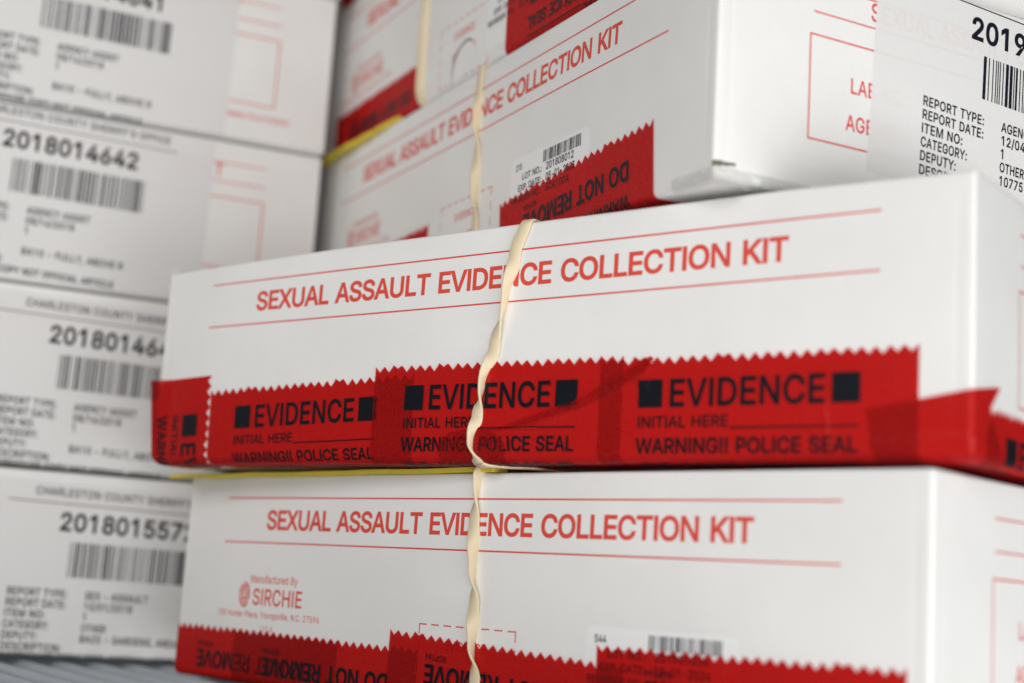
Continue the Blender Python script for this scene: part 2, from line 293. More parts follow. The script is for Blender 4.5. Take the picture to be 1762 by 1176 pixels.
class Ink:
    """Flat marks gathered in the (u, v) millimetre plane of a face: u to the right, v downwards."""

    def __init__(self):
        self.v, self.f = [], []
        self.m = None

    def put(self, pts, tris, lift=0.0):
        b = len(self.v)
        for x, y in pts:
            if self.m:
                x, y = self.m(x, y)
            self.v.append((x, y, lift))
        self.f += [tuple(b + i for i in t) for t in tris]

    def text(self, s, x, y, cap, width=None, bold=0, track=0, align='l'):
        """baseline-left at (x, y); cap = height of capitals in mm; width squeezes the line to that length"""
        k = cap / (509 + 2 * bold)
        tot = sum(230 if c == ' ' else GL[c][0] + track for c in s) - track
        kx = width / tot if width else k
        if align == 'r':
            x -= tot * kx
        if align == 'c':
            x -= tot * kx / 2
        for c in s:
            if c == ' ':
                x += 230 * kx
                continue
            adv, parts = glyph(c, bold)
            for i, (pts, tr) in enumerate(parts):
                self.put([(x + (px - 20) * kx, y - (py + bold) * k) for px, py in pts], tr, i * 0.004)
            x += (adv + track) * kx

    def rect(self, x0, y0, x1, y1, step=3.0):
        nx = max(1, int(abs(x1 - x0) / step + 0.5))
        ny = max(1, int(abs(y1 - y0) / step + 0.5))
        pts = [(x0 + (x1 - x0) * i / nx, y0 + (y1 - y0) * j / ny) for j in range(ny + 1) for i in range(nx + 1)]
        q = [(j * (nx + 1) + i, j * (nx + 1) + i + 1, (j + 1) * (nx + 1) + i + 1, (j + 1) * (nx + 1) + i)
             for j in range(ny) for i in range(nx)]
        self.put(pts, q)

    def bars(self, x0, x1, y0, y1, seed, n=60):
        rnd = random.Random(seed)
        w = [(rnd.choice((1, 1, 1, 2, 3)), rnd.choice((1, 1, 2, 2, 3))) for _ in range(n)]
        tot = sum(a + b for a, b in w) - w[-1][1]
        x, k = x0, (x1 - x0) / tot
        for a, b in w:
            self.rect(x, y0, x + a * k * 0.95, y1, 3)
            x += (a + b) * k


# ---------------------------------------------------------------- the carton
W, D, H = 235.0, 185.0, 56.12
RC, RT, RB = 0.85, 0.8, 1.9
MM = 0.001
M_DROOP = [(0, 1.66), (14, 1.3), (26, 0.98), (70, 0.0), (131, -0.46), (194, -0.6), (221, -0.1), (235, 0.1)]


def lerp_key(keys, x):
    if x <= keys[0][0]:
        return keys[0][1]
    for (a, p), (b, q) in zip(keys, keys[1:]):
        if x <= b:
            f = (x - a) / (b - a)
            return p + (q - p) * f
    return keys[-1][1]


def smooth_key(keys, x):
    if x <= keys[0][0]:
        return keys[0][1]
    for (a, p), (b, q) in zip(keys, keys[1:]):
        if x <= b:
            f = (x - a) / (b - a)
            f = f * f * (3 - 2 * f)
            return p + (q - p) * f
    return keys[-1][1]


class Carton:
    """Local millimetres: X along the long side, Y inwards, Z up, origin at the base centre."""

    def __init__(self, seed, bulge=0.5, droop=None, rb=RB):
        self.seed, self.bulge, self.droop, self.rb = seed, bulge, droop, rb
        self.ridges = []

    def outline(self, t, d):
        P = 2 * (W + D)
        t = t % P
        for L, c0, e, n in ((W, (0, 0), (1, 0), (0, -1)), (D, (W, 0), (0, 1), (1, 0)),
                            (W, (W, D), (-1, 0), (0, 1)), (D, (0, D), (0, -1), (-1, 0))):
            if t <= L:
                break
            t -= L
        c, rr = max(RC, d), max(RC - d, 0)
        n = Vector(n)
        e = Vector(e)
        o = Vector(c0)
        if RC <= t <= L - RC:
            a = min(max(t, c), L - c)
            return o + e * a - n * d, n, t, L
        if t < RC:
            ang = -(1 - t / RC) * pi / 4
            core = o + e * c - n * c
        else:
            ang = (1 - (L - t) / RC) * pi / 4
            core = o + e * (L - c) - n * c
        nn = n * cos(ang) + e * sin(ang)
        return core + nn * rr, nn, t, L

    def S(self, t, v, off=0.0, raw=False):
        if v < -RT:
            d, z, nh, nz = -v, H, 0.0, 1.0
        elif v < RT:
            p = (RT - v) / (2 * RT) * pi / 2
            d, z, nh, nz = RT * (1 - cos(p)), H - RT + RT * sin(p), cos(p), sin(p)
        elif v <= H - self.rb:
            d, z, nh, nz = 0.0, H - v, 1.0, 0.0
        elif v < H + self.rb:
            p = (v - H + self.rb) / (2 * self.rb) * pi / 2
            d, z, nh, nz = self.rb * (1 - cos(p)), self.rb - self.rb * sin(p), cos(p), -sin(p)
        else:
            d, z, nh, nz = v - H, 0.0, 0.0, -1.0
        p, n, a, L = self.outline(t, d)
        win = max(0.0, sin(pi * min(max(z / H, 0), 1))) * max(0.0, sin(pi * a / L)) ** 0.6
        q = Vector((a * 0.011, v * 0.014, self.seed * 7.3 + L * 0.1))
        b = win * (self.bulge + 0.5 * noise.noise(q))
        # the scored fold beside each upright corner
        g = min(a, L - a)
        b -= 0.14 * math.exp(-((g - 3.2) / 0.55) ** 2) * min(1.0, max(0.0, win * 4))
        if self.droop and 0 <= t <= W:
            z -= lerp_key(self.droop, t) * max(z / H, 0) ** 10
        nv = Vector((n.x * nh, n.y * nh, nz))
        pos = Vector((p.x + n.x * b - W / 2, p.y + n.y * b - D / 2, z)) + nv * off
        return (pos, nv) if raw else pos


def link(name, me, m, parent=None):
    o = bpy.data.objects.new(name, me)
    C.objects.link(o)
    if m:
        me.materials.append(m)
    if parent:
        o.parent = parent
    return o


def mesh(name, vs, fs, m, parent=None, smooth=False):
    me = bpy.data.meshes.new(name)
    me.from_pydata([tuple(Vector(v) * MM) for v in vs], [], fs)
    me.update()
    if smooth:
        me.polygons.foreach_set("use_smooth", [True] * len(me.polygons))
    return link(name, me, m, parent)


def tag(o, label, cat, group=None):
    o["label"], o["category"] = label, cat
    if group:
        o["group"] = group
    return o


def body(name, ct, m, parent):
    ts = []
    base = 0
    for L in (W, D, W, D):
        a = [i * RC / 4 for i in range(5)]
        n = int(L / 4)
        near = [1.8, 2.3, 2.75, 3.2, 3.65, 4.1, 4.7]
        a += near + [6 + (L - 12) * i / n for i in range(n + 1)] + [L - x for x in near[::-1]]
        a += [L - RC + i * RC / 4 for i in range(4)]
        ts += [base + x for x in a]
        base += L
    vs_ = [-RT + 2 * RT * i / 6 for i in range(7)]
    vs_ += [RT + (H - ct.rb - RT) * i / 16 for i in range(1, 16)]
    vs_ += [H - ct.rb + 2 * ct.rb * i / 10 for i in range(11)]
    n = len(ts)
    V = [ct.S(t, v) for v in vs_ for t in ts]
    F = []
    for j in range(len(vs_) - 1):
        for i in range(n):
            k = (i + 1) % n
            F.append((j * n + i, (j + 1) * n + i, (j + 1) * n + k, j * n + k))
    o = mesh(name, V, F, m, parent, True)
    bm = bmesh.new()
    bm.from_mesh(o.data)
    bm.verts.ensure_lookup_table()
    last = (len(vs_) - 1) * n
    bm.faces.new([bm.verts[i] for i in range(n)])
    bm.faces.new([bm.verts[last + i] for i in range(n)][::-1])
    bmesh.ops.recalc_face_normals(bm, faces=bm.faces)
    bm.to_mesh(o.data)
    bm.free()
    return o


def print_on(name, ct, ink, m, parent, off, wrap=False, ustart=0.0, lift=None):
    """Lays an Ink on the carton's surface at the height off (mm); wrap cuts it finely where the surface turns."""
    bm = bmesh.new()
    vv = [bm.verts.new((x, y, z)) for x, y, z in ink.v]
    for f in ink.f:
        try:
            bm.faces.new([vv[i] for i in f])
        except ValueError:
            pass
    if wrap:
        cuts = [('v', H - ct.rb + 0.42 * i) for i in range(15)]
        cuts += [('v', -RT + 0.35 * i) for i in range(7)]
        cuts += [('u', W - RC + 0.4 * i) for i in range(9)] + [('u', -RC + 0.4 * i) for i in range(9)]
        for ax, q in cuts:
            co = (0, q, 0) if ax == 'v' else (q - ustart, 0, 0)
            no = (0, 1, 0) if ax == 'v' else (1, 0, 0)
            bmesh.ops.bisect_plane(bm, geom=bm.verts[:] + bm.edges[:] + bm.faces[:], plane_co=co, plane_no=no, dist=1e-5)
        dead = [f for f in bm.faces if f.calc_center_median().y > H + 11]
        bmesh.ops.delete(bm, geom=dead, context='FACES')
    for v in bm.verts:
        l = lift(v.co.x, v.co.y) if lift else 0
        v.co = ct.S(v.co.x + ustart, v.co.y, off + v.co.z + l) * MM
    me = bpy.data.meshes.new(name)
    bm.to_mesh(me)
    bm.free()
    # faces wind clockwise in the v-down plane: turn them outwards
    me.flip_normals()
    return link(name, me, m, parent)


def seal_map(u0, v0, ang, flip, length=73.5, width=36.0, vert=False):
    """strip coordinates (x along the strip, y across from its upper edge) -> face (u, v)"""
    ca, sa = cos(ang), sin(ang)

    def f(x, y):
        if vert:
            return u0 - y + x * sa, v0 + x + y * sa
        if flip:
            x, y = length - x, width - y
        return u0 + x * ca - y * sa, v0 + x * sa + y * ca
    return f


PITCH, TOOTH = 2.9, 1.45


def seal_strip(ct, root, u0, v0, ang=0.0, flip=False, layer=0, vert=False, length=73.5, x_text=0.0,
               jag=True, words=True, lift=None, left_cut=None, right_cut=None):
    """One length of red evidence tape with its toothed edges and its black lettering."""
    width = 36.0
    mp = seal_map(u0, v0, ang, False, length, width, vert)
    SUB = 3
    n = int(length / (PITCH / 2)) * SUB
    rnd = random.Random(int(u0 * 10 + v0))
    tj = [1 + 0.22 * (rnd.random() - 0.5) - (0.35 if rnd.random() < 0.06 else 0) for _ in range(n)]
    ink = Ink()
    ink.m = mp
    rows = int(width / 0.75)
    pts, quads = [], []
    for j in range(rows + 1):
        for i in range(n + 1):
            q = (i / SUB) % 2
            k_ = tj[i // SUB // 2]
            top = (q if q <= 1 else 2 - q) * TOOTH * k_ + (k_ - 1) * 0.8
            bot = width - (q if q <= 1 else 2 - q) * TOOTH
            if not jag:
                top, bot = 0.0, width
            y = top + (bot - top) * j / rows
            x = length * i / n
            if left_cut:
                x = max(x, left_cut(y))
            if right_cut:
                x = min(x, right_cut(y))
            pts.append((x, y))
    for j in range(rows):
        for i in range(n):
            a = j * (n + 1) + i
            quads.append((a, a + 1, a + n + 2, a + n + 1))
    ink.put(pts, quads)
    off = 0.18 + 0.12 * layer
    o = print_on("evidence_tape", ct, ink, TAPE, root, off, wrap=True, lift=lift)
    o.data.polygons.foreach_set("use_smooth", [True] * len(o.data.polygons))
    if words:
        k = Ink()
        k.m = seal_map(u0, v0, ang, flip, length, width, vert)
        w = x_text
        k.rect(w + 10.3, 5.0, w + 16.3, 11.0)
        k.text("EVIDENCE", w + 18.0, 11.0, 6.0, 36.6, 16, 16)
        k.rect(w + 55.6, 5.0, w + 61.6, 11.0)
        k.text("INITIAL HERE", w + 10.3, 15.4, 2.5, 22.5, 9, 6)
        k.rect(w + 33.0, 15.45, w + 61.4, 15.75)
        k.text("WARNING!! POLICE SEAL", w + 10.2, 21.1, 3.5, 51.2, 17, 6)
        k.text("DO NOT REMOVE", w + 10.0, 29.2, 4.8, 50.5, 23, 8)
        k.text("KCP164", w + 53.2, 31.6, 1.5, 7.2, 8)
        print_on("tape_lettering", ct, k, TAPEINK, o, off + 0.065, wrap=True, lift=lift)
    return o


def front_print(ct, root, maker=True, panel=True):
    k = Ink()
    k.rect(19.2, 6.0, 216.0, 6.4)
    k.rect(19.2, 18.2, 216.0, 18.6)
    k.text("SEXUAL ASSAULT EVIDENCE COLLECTION KIT", 37.5, 14.9, 5.4, 158.8, 23, -18)
    print_on("printed_title", ct, k, REDINK, root, 0.03)
    if maker:
        k = Ink()
        k.text("Manufactured By", 32.6, 29.3, 2.1, 20.5, 5)
        # the maker's mark: ridges of a fingerprint, then block capitals
        for i in range(4):
            r0 = 0.55 + i * 0.62
            for s in range(18):
                if (s * 7 + i * 5) % 11 == 0:
                    continue
                a0, a1 = s * pi / 9, (s + 1) * pi / 9
                k.put([(30.4 + r * cos(a) * 0.86, 32.6 + r * sin(a) * 1.25)
                       for r, a in ((r0, a0), (r0 + 0.4, a0), (r0 + 0.4, a1), (r0, a1))], [(0, 1, 2, 3)])
        k.text("SIRCHIE", 34.2, 35.2, 4.4, 21.5, 12, 10)
        k.text("100 Hunter Place, Youngsville, N.C. 27596", 18.8, 38.6, 1.65, 44.4, 4)
        k.text("U.S.A.", 38.6, 42.2, 1.65, 6.0, 4)
        print_on("maker_print", ct, k, REDINK, root, 0.03)
    if panel:
        k = Ink()
        x0, x1, y0, y1 = 100.6, 132.4, 36.2, 54.6
        dash, gap = 2.6, 1.6
        x = x0
        while x < x1:
            k.rect(x, y0, min(x + dash, x1), y0 + 0.32)
            k.rect(x, y1, min(x + dash, x1), y1 + 0.32)
            x += dash + gap
        y = y0
        while y < y1:
            k.rect(x0, y, x0 + 0.32, min(y + dash, y1))
            k.rect(x1, y, x1 + 0.32, min(y + dash, y1))
            y += dash + gap
        k.text("EVIDENCE", 110.0, 42.0, 2.2, 13.5, 8)
        k.text("SEAL HERE", 109.0, 48.2, 2.2, 15.5, 8)
        print_on("seal_panel_print", ct, k, REDINK, root, 0.03)


def end_print(ct, root, right_margin=18.5):
    """red form printed on the short end; t runs on from W"""
    k = Ink()
    e = D - right_margin
    k.rect(25.0, 7.2, e, 7.55)
    k.rect(25.0, 13.7, e, 14.05)
    k.text("SEXUAL ASSAULT EVIDENCE COLLECTION KIT", 41.2, 12.3, 4.4, D - 41.2 - 32.5, 10, 6)
    x0, x1, y0, y1 = 24.0, e, 19.0, 43.2
    k.rect(x0, y0, x1, y0 + 0.4)
    k.rect(x0, y1 - 0.4, x1, y1)
    k.rect(x0, y0 + 0.4, x0 + 0.4, y1 - 0.4)
    k.rect(x1 - 0.4, y0 + 0.4, x1, y1 - 0.4)
    k.text("LAB NO.:", 35.6, 30.6, 3.6, 17.0, 12, 10)
    k.text("AGENCY:", 34.6, 39.2, 3.6, 17.5, 12, 10)
    k.text("WARNING: POLICE EVIDENCE", D - 36.0, 48.4, 1.9, 23, 8)
    print_on("end_print", ct, k, REDINK, root, 0.03, ustart=W)


def report_label(ct, root, t0, v0, tilt, num, rows, seed, sx=1.0, wrapped=False):
    """The sheriff's white thermal label. (t0, v0): start of the REPORT column, middle of the heading."""
    ca, sa = cos(tilt), sin(tilt)

    def mp(x, y):
        x *= sx
        return t0 + x * ca - y * sa, v0 + x * sa + y * ca
    p = Ink()
    p.m = mp
    p.rect(-14.0, -3.2, 78, 51.5, 3)
    lab = print_on("report_label", ct, p, PAPER, root, 0.06, wrap=True, ustart=W)
    k = Ink()
    k.m = mp
    k.text("CHARLESTON COUNTY SHERIFF'S OFFICE", 4.6, 1.1, 2.5, 59, 13, 30)
    k.rect(-3, 3.1, 66, 3.4)
    k.text(num, 12.6, 11.7, 5.8, 4.2 * len(num), 25, 6)
    for i, (a, b) in enumerate(rows):
        y = 32.0 + 3.28 * i
        if a:
            k.text(a, 0, y, 2.4, 1.47 * len(a), 24 if i == 6 else 18, 30)
        if b:
            k.text(b, 22.7, y, 2.4, 1.47 * len(b), 18, 30)
    print_on("label_lettering", ct, k, BLACK, lab, 0.12, wrap=True, ustart=W)
    k = Ink()
    k.m = mp
    k.bars(16.6, 57, 14.9, 25.6, seed, 44)
    print_on("barcode", ct, k, BLACK, lab, 0.12, wrap=True, ustart=W)
    return lab


def lot_label(ct, root, du=0.0, dv=0.0, num="215", lot="201808012", exp="05-01-2023"):
    """small sticker on the long side; the seal tape covers its lower part"""
    x0, y0, x1, y1, r = 144.0 + du, 32.2 + dv, 183.9 + du, 51 + dv, 1.4
    pts = []
    for cx, cy, a in ((x1 - r, y0 + r, -90), (x1 - r, y1 - r, 0), (x0 + r, y1 - r, 90), (x0 + r, y0 + r, 180)):
        for i in range(5):
            q = radians(a + 22.5 * i)
            pts.append((cx + r * cos(q), cy + r * sin(q)))
    n = len(pts)
    mid = [((x0 + x1) / 2 + (x - (x0 + x1) / 2) * f, (y0 + y1) / 2 + (y - (y0 + y1) / 2) * f)
           for f in (0.75, 0.5, 0.25) for x, y in pts]
    allp = pts + mid + [((x0 + x1) / 2, (y0 + y1) / 2)]
    p = Ink()
    fs = [(k * n + i, k * n + (i + 1) % n, (k + 1) * n + (i + 1) % n, (k + 1) * n + i) for k in range(3) for i in range(n)]
    fs += [(3 * n + i, 3 * n + (i + 1) % n, 4 * n) for i in range(n)]
    p.put(allp, fs)
    lab = print_on("lot_label", ct, p, STICK, root, 0.06)
    k = Ink()
    k.text(num, 146.6 + du, 35.6 + dv, 1.7, 3.4, 13)
    k.text("LOT NO.:", 160.9 + du, 38.6 + dv, 1.75, 10.6, 13, align='r')
    k.text("EXP. DATE:", 160.9 + du, 41.4 + dv, 1.75, 12.6, 13, align='r')
    k.text("REORDER NO.:", 160.9 + du, 44.2 + dv, 1.75, 16.0, 13, align='r')
    k.text(lot, 163.0 + du, 38.6 + dv, 1.95, 14.0, 13)
    k.text(exp, 163.0 + du, 41.4 + dv, 1.95, 14.6, 13)
    k.text("SCA100A", 163.0 + du, 44.2 + dv, 1.95, 12.0, 13)
    print_on("label_lettering", ct, k, BLACK, lab, 0.12)
    k = Ink()
    k.bars(161.4 + du, 180.0 + du, 33.2 + dv, 36.3 + dv, 41, 34)
    print_on("barcode", ct, k, BLACK, lab, 0.12)
    return lab


def place(near, z, yaw, back_corner=False):
    """world matrix of a carton from its near corner (front-right, or the far end of its short end)"""
    ex = Vector((cos(yaw), -sin(yaw), 0))
    ey = Vector((sin(yaw), cos(yaw), 0))
    p = Vector((near[0], near[1], z))
    p = p - ex * (W / 2 * MM) + (-ey if back_corner else ey) * (D / 2 * MM)
    return p, -yaw


def kit(loc, label, ct):
    o = bpy.data.objects.new("evidence_kit_box", None)
    o.empty_display_size = 0.05
    C.objects.link(o)
    o.location, o.rotation_euler = loc[0], (0, 0, loc[1])
    tag(o, label, "evidence box", "white evidence kit boxes stacked on the shelf")
    body("carton", ct, CARD, o)
    return o


def rubber_band(ct, loc, label, keys, half=1.62, th=0.7):
    """Closed flat band around a carton. keys: (v on the front, u, half turns of twist)."""
    ku = [(v, u) for v, u, _ in keys]
    ka = [(v, a * pi) for v, u, a in keys]
    path = []
    top = D - 4

    def sample(v):
        u = smooth_key(ku, v)
        a = smooth_key(ka, v)
        hold = half * abs(sin(a)) * 0.22 + th / 2 + 0.16
        p, n = ct.S(u, v, hold, True)
        path.append((p, n, a))
    v = -top
    while v < H + top:
        sample(v)
        v += 6 if (v < -14 or v > H + 14) else 0.5
    ub, ua = keys[-1][1], keys[0][1]
    aend = ka[-1][1]
    for i in range(9):
        f = i / 8
        u = ub + (ua - ub) * f
        p, n = ct.S(2 * W + D - u, H - 3 - (H - 6) * f, th / 2 + 0.16, True)
        path.append((p, n, aend))
    n = len(path)
    V, F = [], []
    prof = []
    m = 3
    for sx, sy in ((1, 1), (-1, 1), (-1, -1), (1, -1)):
        prof.append((sx * (half - 0.22), sy * th / 2))
        prof.append((sx * half, sy * th * 0.2)) if sx * sy < 0 else prof.insert(len(prof) - 1, (sx * half, sy * th * 0.2))
    q = len(prof)
    for i, (p, nn, a) in enumerate(path):
        t = (path[(i + 1) % n][0] - path[i - 1][0]).normalized()
        nn = (nn - t * nn.dot(t)).normalized()
        b = t.cross(nn)
        x = b * cos(a) + nn * sin(a)
        y = -b * sin(a) + nn * cos(a)
        for px, py in prof:
            V.append(p + x * px + y * py)
    flipend = int(round((ka[-1][1] - ka[0][1]) / pi)) % 2
    for i in range(n):
        for j in range(q):
            k = (j + 1) % q
            a, b = i * q + j, i * q + k
            if i < n - 1:
                c, d = (i + 1) * q + k, (i + 1) * q + j
            else:
                s = q // 2 if flipend else 0
                c, d = (k + s) % q, (j + s) % q
            F.append((a, b, c, d))
    o = mesh("rubber_band", V, F, RUBBER, None, True)
    o.location, o.rotation_euler = loc[0], (0, 0, loc[1])
    bm = bmesh.new()
    bm.from_mesh(o.data)
    bmesh.ops.recalc_face_normals(bm, faces=bm.faces)
    bm.to_mesh(o.data)
    bm.free()
    return tag(o, label, "rubber band", "rubber bands round the boxes")


# ---------------------------------------------------------------- the shelf
ZS = -0.0290


def rod(V, F, a, b, r, n=12):
    a, b = Vector(a), Vector(b)
    t = (b - a).normalized()
    x = t.cross(Vector((0, 0, 1)))
    if x.length < 0.1:
        x = t.cross(Vector((1, 0, 0)))
    x.normalize()
    y = t.cross(x)
    s = len(V)
    for p in (a, b):
        for i in range(n):
            V.append(p + (x * cos(2 * pi * i / n) + y * sin(2 * pi * i / n)) * r)
    for i in range(n):
        k = (i + 1) % n
        F.append((s + i, s + k, s + n + k, s + n + i))
    F.append(tuple(range(s, s + n))[::-1])
    F.append(tuple(range(s + n, s + 2 * n)))


shelf = bpy.data.objects.new("wire_shelf", None)
C.objects.link(shelf)
shelf.location = (0, 0, ZS)
tag(shelf, "grey wire shelf whose closely set rods carry both stacks of boxes", "shelf")
dv_ = Vector((0.545, -0.838, 0))
pv_ = Vector((0.838, 0.545, 0))
org = Vector((-0.125, 0.415, 0))
for i in range(-14, 36):
    o0 = org + pv_ * (0.0105 * i)
    V, F = [], []
    rod(V, F, (o0 - dv_ * 0.42 + Vector((0, 0, -0.0023))) * 1000, (o0 + dv_ * 0.24 + Vector((0, 0, -0.0023))) * 1000, 2.0)
    mesh("shelf_wire", V, F, STEEL, shelf, True)
for s in (-0.40, -0.1, 0.20):
    V, F = [], []
    rod(V, F, (org + dv_ * s - pv_ * 0.17 + Vector((0, 0, -0.0092))) * 1000, (org + dv_ * s + pv_ * 0.40 + Vector((0, 0, -0.0092))) * 1000, 3.4)
    mesh("cross_rod", V, F, STEEL, shelf, True)

# ---------------------------------------------------------------- right-hand stack, from the bottom up
YA, YM, YT, YU = 0.7628, 0.6610, 1.0900, 1.0895
ZA, ZM, ZT = -0.02888, 0.02898, 0.08739
ZU = ZT + (H + 0.5) * MM

# bottom box
ctA = Carton(1, 0.4)
locA = place((0.07918, 0.27420), ZA, YA)
A = kit(locA, "bottom box of the right stack, maker's name above upside-down red tape", ctA)
front_print(ctA, A)
end_print(ctA, A)
lot_label(ctA, A, 9.4, 1.4, "544", "201901034", "10-01-2024")
seal_strip(ctA, A, -2.4, 41.6, radians(0.4), True, 0)
seal_strip(ctA, A, 27.5, 41.8, radians(0.4), True, 1)
seal_strip(ctA, A, 156.9, 37.4, radians(-0.5), True, 1)
seal_strip(ctA, A, 90.9, 38.2, radians(2.4), True, 2)

# middle box, the one in focus
ctM = Carton(2, 0.35, M_DROOP, 2.9)
locM = place((0.08654, 0.27483), ZM, YM)
B = kit(locM, "middle box of the right stack with three upright EVIDENCE seals along its foot", ctM)
front_print(ctM, B, maker=False, panel=False)
end_print(ctM, B)


def fold(x, y):
    # a crease lifts the film along a slanting line
    d = 0
    ax, ay, bx, by = 124.0, 51.0, 163.0, 36.5
    tx, ty = bx - ax, by - ay
    L = math.hypot(tx, ty)
    s = ((x - ax) * tx + (y - ay) * ty) / L
    q = ((x - ax) * ty - (y - ay) * tx) / L
    if -14 < s < L + 2:
        w = min(1, (s + 14) / 12, (L + 2 - s) / 4)
        d = 0.75 * w * math.exp(-(q / 1.3) ** 2)
    # a short upright crease right of the band, and one along the foot by the corner
    d += 0.28 * math.exp(-((x - 205.5 - 0.12 * (y - 50)) / 0.4) ** 2) * max(0.0, min(1.0, (y - 43) / 3, (57 - y) / 2))
    d += 0.30 * math.exp(-((y - 52.6 + 0.03 * (x - 215)) / 0.7) ** 2) * max(0.0, min(1.0, (x - 211) / 4))
    return d + 0.05 * noise.noise(Vector((x * 0.2, y * 0.2, 3)))


seal_strip(ctM, B, 22.7, 36.0, radians(-1.3), False, 0)
seal_strip(ctM, B, 151.0, 33.4, radians(0.1), False, 1, lift=fold)
seal_strip(ctM, B, 83.6, 32.3, radians(0.3), False, 2, lift=fold)
seal_strip(ctM, B, 22.6, 32.0, radians(2.2), False, 1, vert=True, length=32,
           lift=lambda u, v: 2.4 * max(0.0, min(1.0, (7 - u) / 7)) ** 2 * max(0.0, min(1.0, (56 - v) / 23)))
seal_strip(ctM, B, W + 7.0, 44.6, radians(0.6), False, 0, left_cut=lambda y: -0.75 * y + 4 if y < 14 else -6.5)
seal_strip(ctM, B, 213.8, 46.0, radians(-9.0), False, 2, length=40, jag=False, words=False, lift=fold,
           right_cut=lambda y: (34.6 - 1.5 * min(y, 3.8) if y < 3.8 else 28.9 + 0.55 * (y - 3.8)) + 0.5 * sin(y * 4.2))

# the film folded over itself behind the band
for pts in ([(120.9, 48.9), (130.0, 46.2), (146.4, 42.1), (157.9, 36.1), (164.0, 33.2), (164.9, 33.8), (162.4, 37.1),
             (155.1, 40.6), (146.5, 44.1), (133.3, 47.1)],
            [(108.6, 49.0), (119.9, 47.8), (125.3, 51.3), (125.4, 57.6), (106.2, 57.6), (105.3, 52.4)]):
    k = Ink()
    k.put(pts, tessellate_polygon([[Vector((x, y, 0)) for x, y in pts]]))
    print_on("tape_fold", ctM, k, TAPE, B, 0.55, wrap=True, lift=fold)

# upper box, turned and overhanging the middle one
ctT = Carton(3, 0.3, None, 1.4)
locT = place((0.03951, 0.29882), ZT, YT)
T = kit(locT, "askew box overhanging the middle one, lot sticker on its side, 2019 label on its end", ctT)
front_print(ctT, T)
end_print(ctT, T)
lot_label(ctT, T)
seal_strip(ctT, T, 138.5, 42.3, radians(-3.6), True, 1)
seal_strip(ctT, T, 19.0, 40.6, radians(-1.3), True, 0)
report_label(ctT, T, 58.6, -3.2, radians(3.3), "2019", [
    ("REPORT TYPE:", "AGENCY ASSIST"), ("REPORT DATE:", "12/04/2019"), ("ITEM NO:", "1"),
    ("CATEGORY:", "OTHER"), ("DEPUTY:", "10775"), ("DESCRIPTION:", None)], 5, 1.08)

# crumpled end of clear film hanging at the overhanging foot
V, F = [], []
for j in range(9):
    for i in range(25):
        t, v = W - 15 + 40 * i / 24, H - 2.2 + 4.6 * j / 8
        q = Vector((i * 0.62, j * 0.8, 4.2))
        V.append(ctT.S(t, v, 0.25 + 1.1 * abs(noise.noise(q)) + 0.6 * abs(noise.noise(q * 2.3))))
for j in range(8):
    for i in range(24):
        a = j * 25 + i
        F.append((a, a + 1, a + 26, a + 25))
mesh("clear_film_end", V, F, CLEAR, T, False)
# the crushed foot of the corner, its grey board laid bare
V, F = [], []
for j in range(4):
    for i in range(9):
        t = W - 0.6 + 6.2 * i / 8
        v = H - 3.6 + 1.5 * j / 3 * (1 - 0.7 * i / 8) + 0.35 * noise.noise(Vector((i * 0.9, j * 1.3, 2)))
        V.append(ctT.S(t, v, 0.06))
for j in range(3):
    for i in range(8):
        a = j * 9 + i
        F.append((a, a + 1, a + 10, a + 9))
mesh("crushed_corner", V, F, BOARD_SHADE, T, True)

ctU = Carton(4, 0.3)
locU = place((0.03993 - 0.0042, 0.29927 + 0.0080), ZU, YU)
U = kit(locU, "box above the 2019 label box, with a torn curl between two red seals", ctU)
front_print(ctU, U)
end_print(ctU, U)
lot_label(ctU, U, -13.0, 0.8)
seal_strip(ctU, U, 16.2, 41.0, radians(0.2), True, 0)
seal_strip(ctU, U, 143.6, 34.4, radians(0.4), True, 1)

# a half-moon of the card cut loose: a dark crescent paints the slot's shade along its left edge
def moon(r0, r1, lift, a0, a1, n=28, m=6):
    V, F = [], []
    for j in range(m + 1):
        for i in range(n + 1):
            f = i / n
            a = radians(a0 + (a1 - a0) * f)
            ra, rb = r0(f), r1(f)
            r = ra + (rb - ra) * j / m
            V.append(ctU.S(118.0 + 8.6 * r * cos(a), 54.6 - 10.6 * r * sin(a), lift(f, j / m)))
    for j in range(m):
        for i in range(n):
            q = j * (n + 1) + i
            F.append((q, q + 1, q + n + 2, q + n + 1))
    return V, F


V, F = moon(lambda f: 0.02, lambda f: 0.97, lambda f, g: 0.05 + 0.75 * g * g * max(0.0, sin(pi * f)) * (1 - f), 184, 0)
fl = mesh("torn_flap", V, F, CARD, U, True)
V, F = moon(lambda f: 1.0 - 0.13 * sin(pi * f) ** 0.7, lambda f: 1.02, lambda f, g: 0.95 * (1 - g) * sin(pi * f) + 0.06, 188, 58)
mesh("slot_shade", V, F, BOARD_SHADE, fl, True)

ctV = Carton(5, 0.3)
ZV = ZU + (H + 1.2) * MM
V_ = kit(place((0.0385, 0.3070), ZV, YU - 0.01), "topmost box of the right stack, only a red taped foot corner showing", ctV)
front_print(ctV, V_)
seal_strip(ctV, V_, 9.0, 40.0, 0, True, 0)

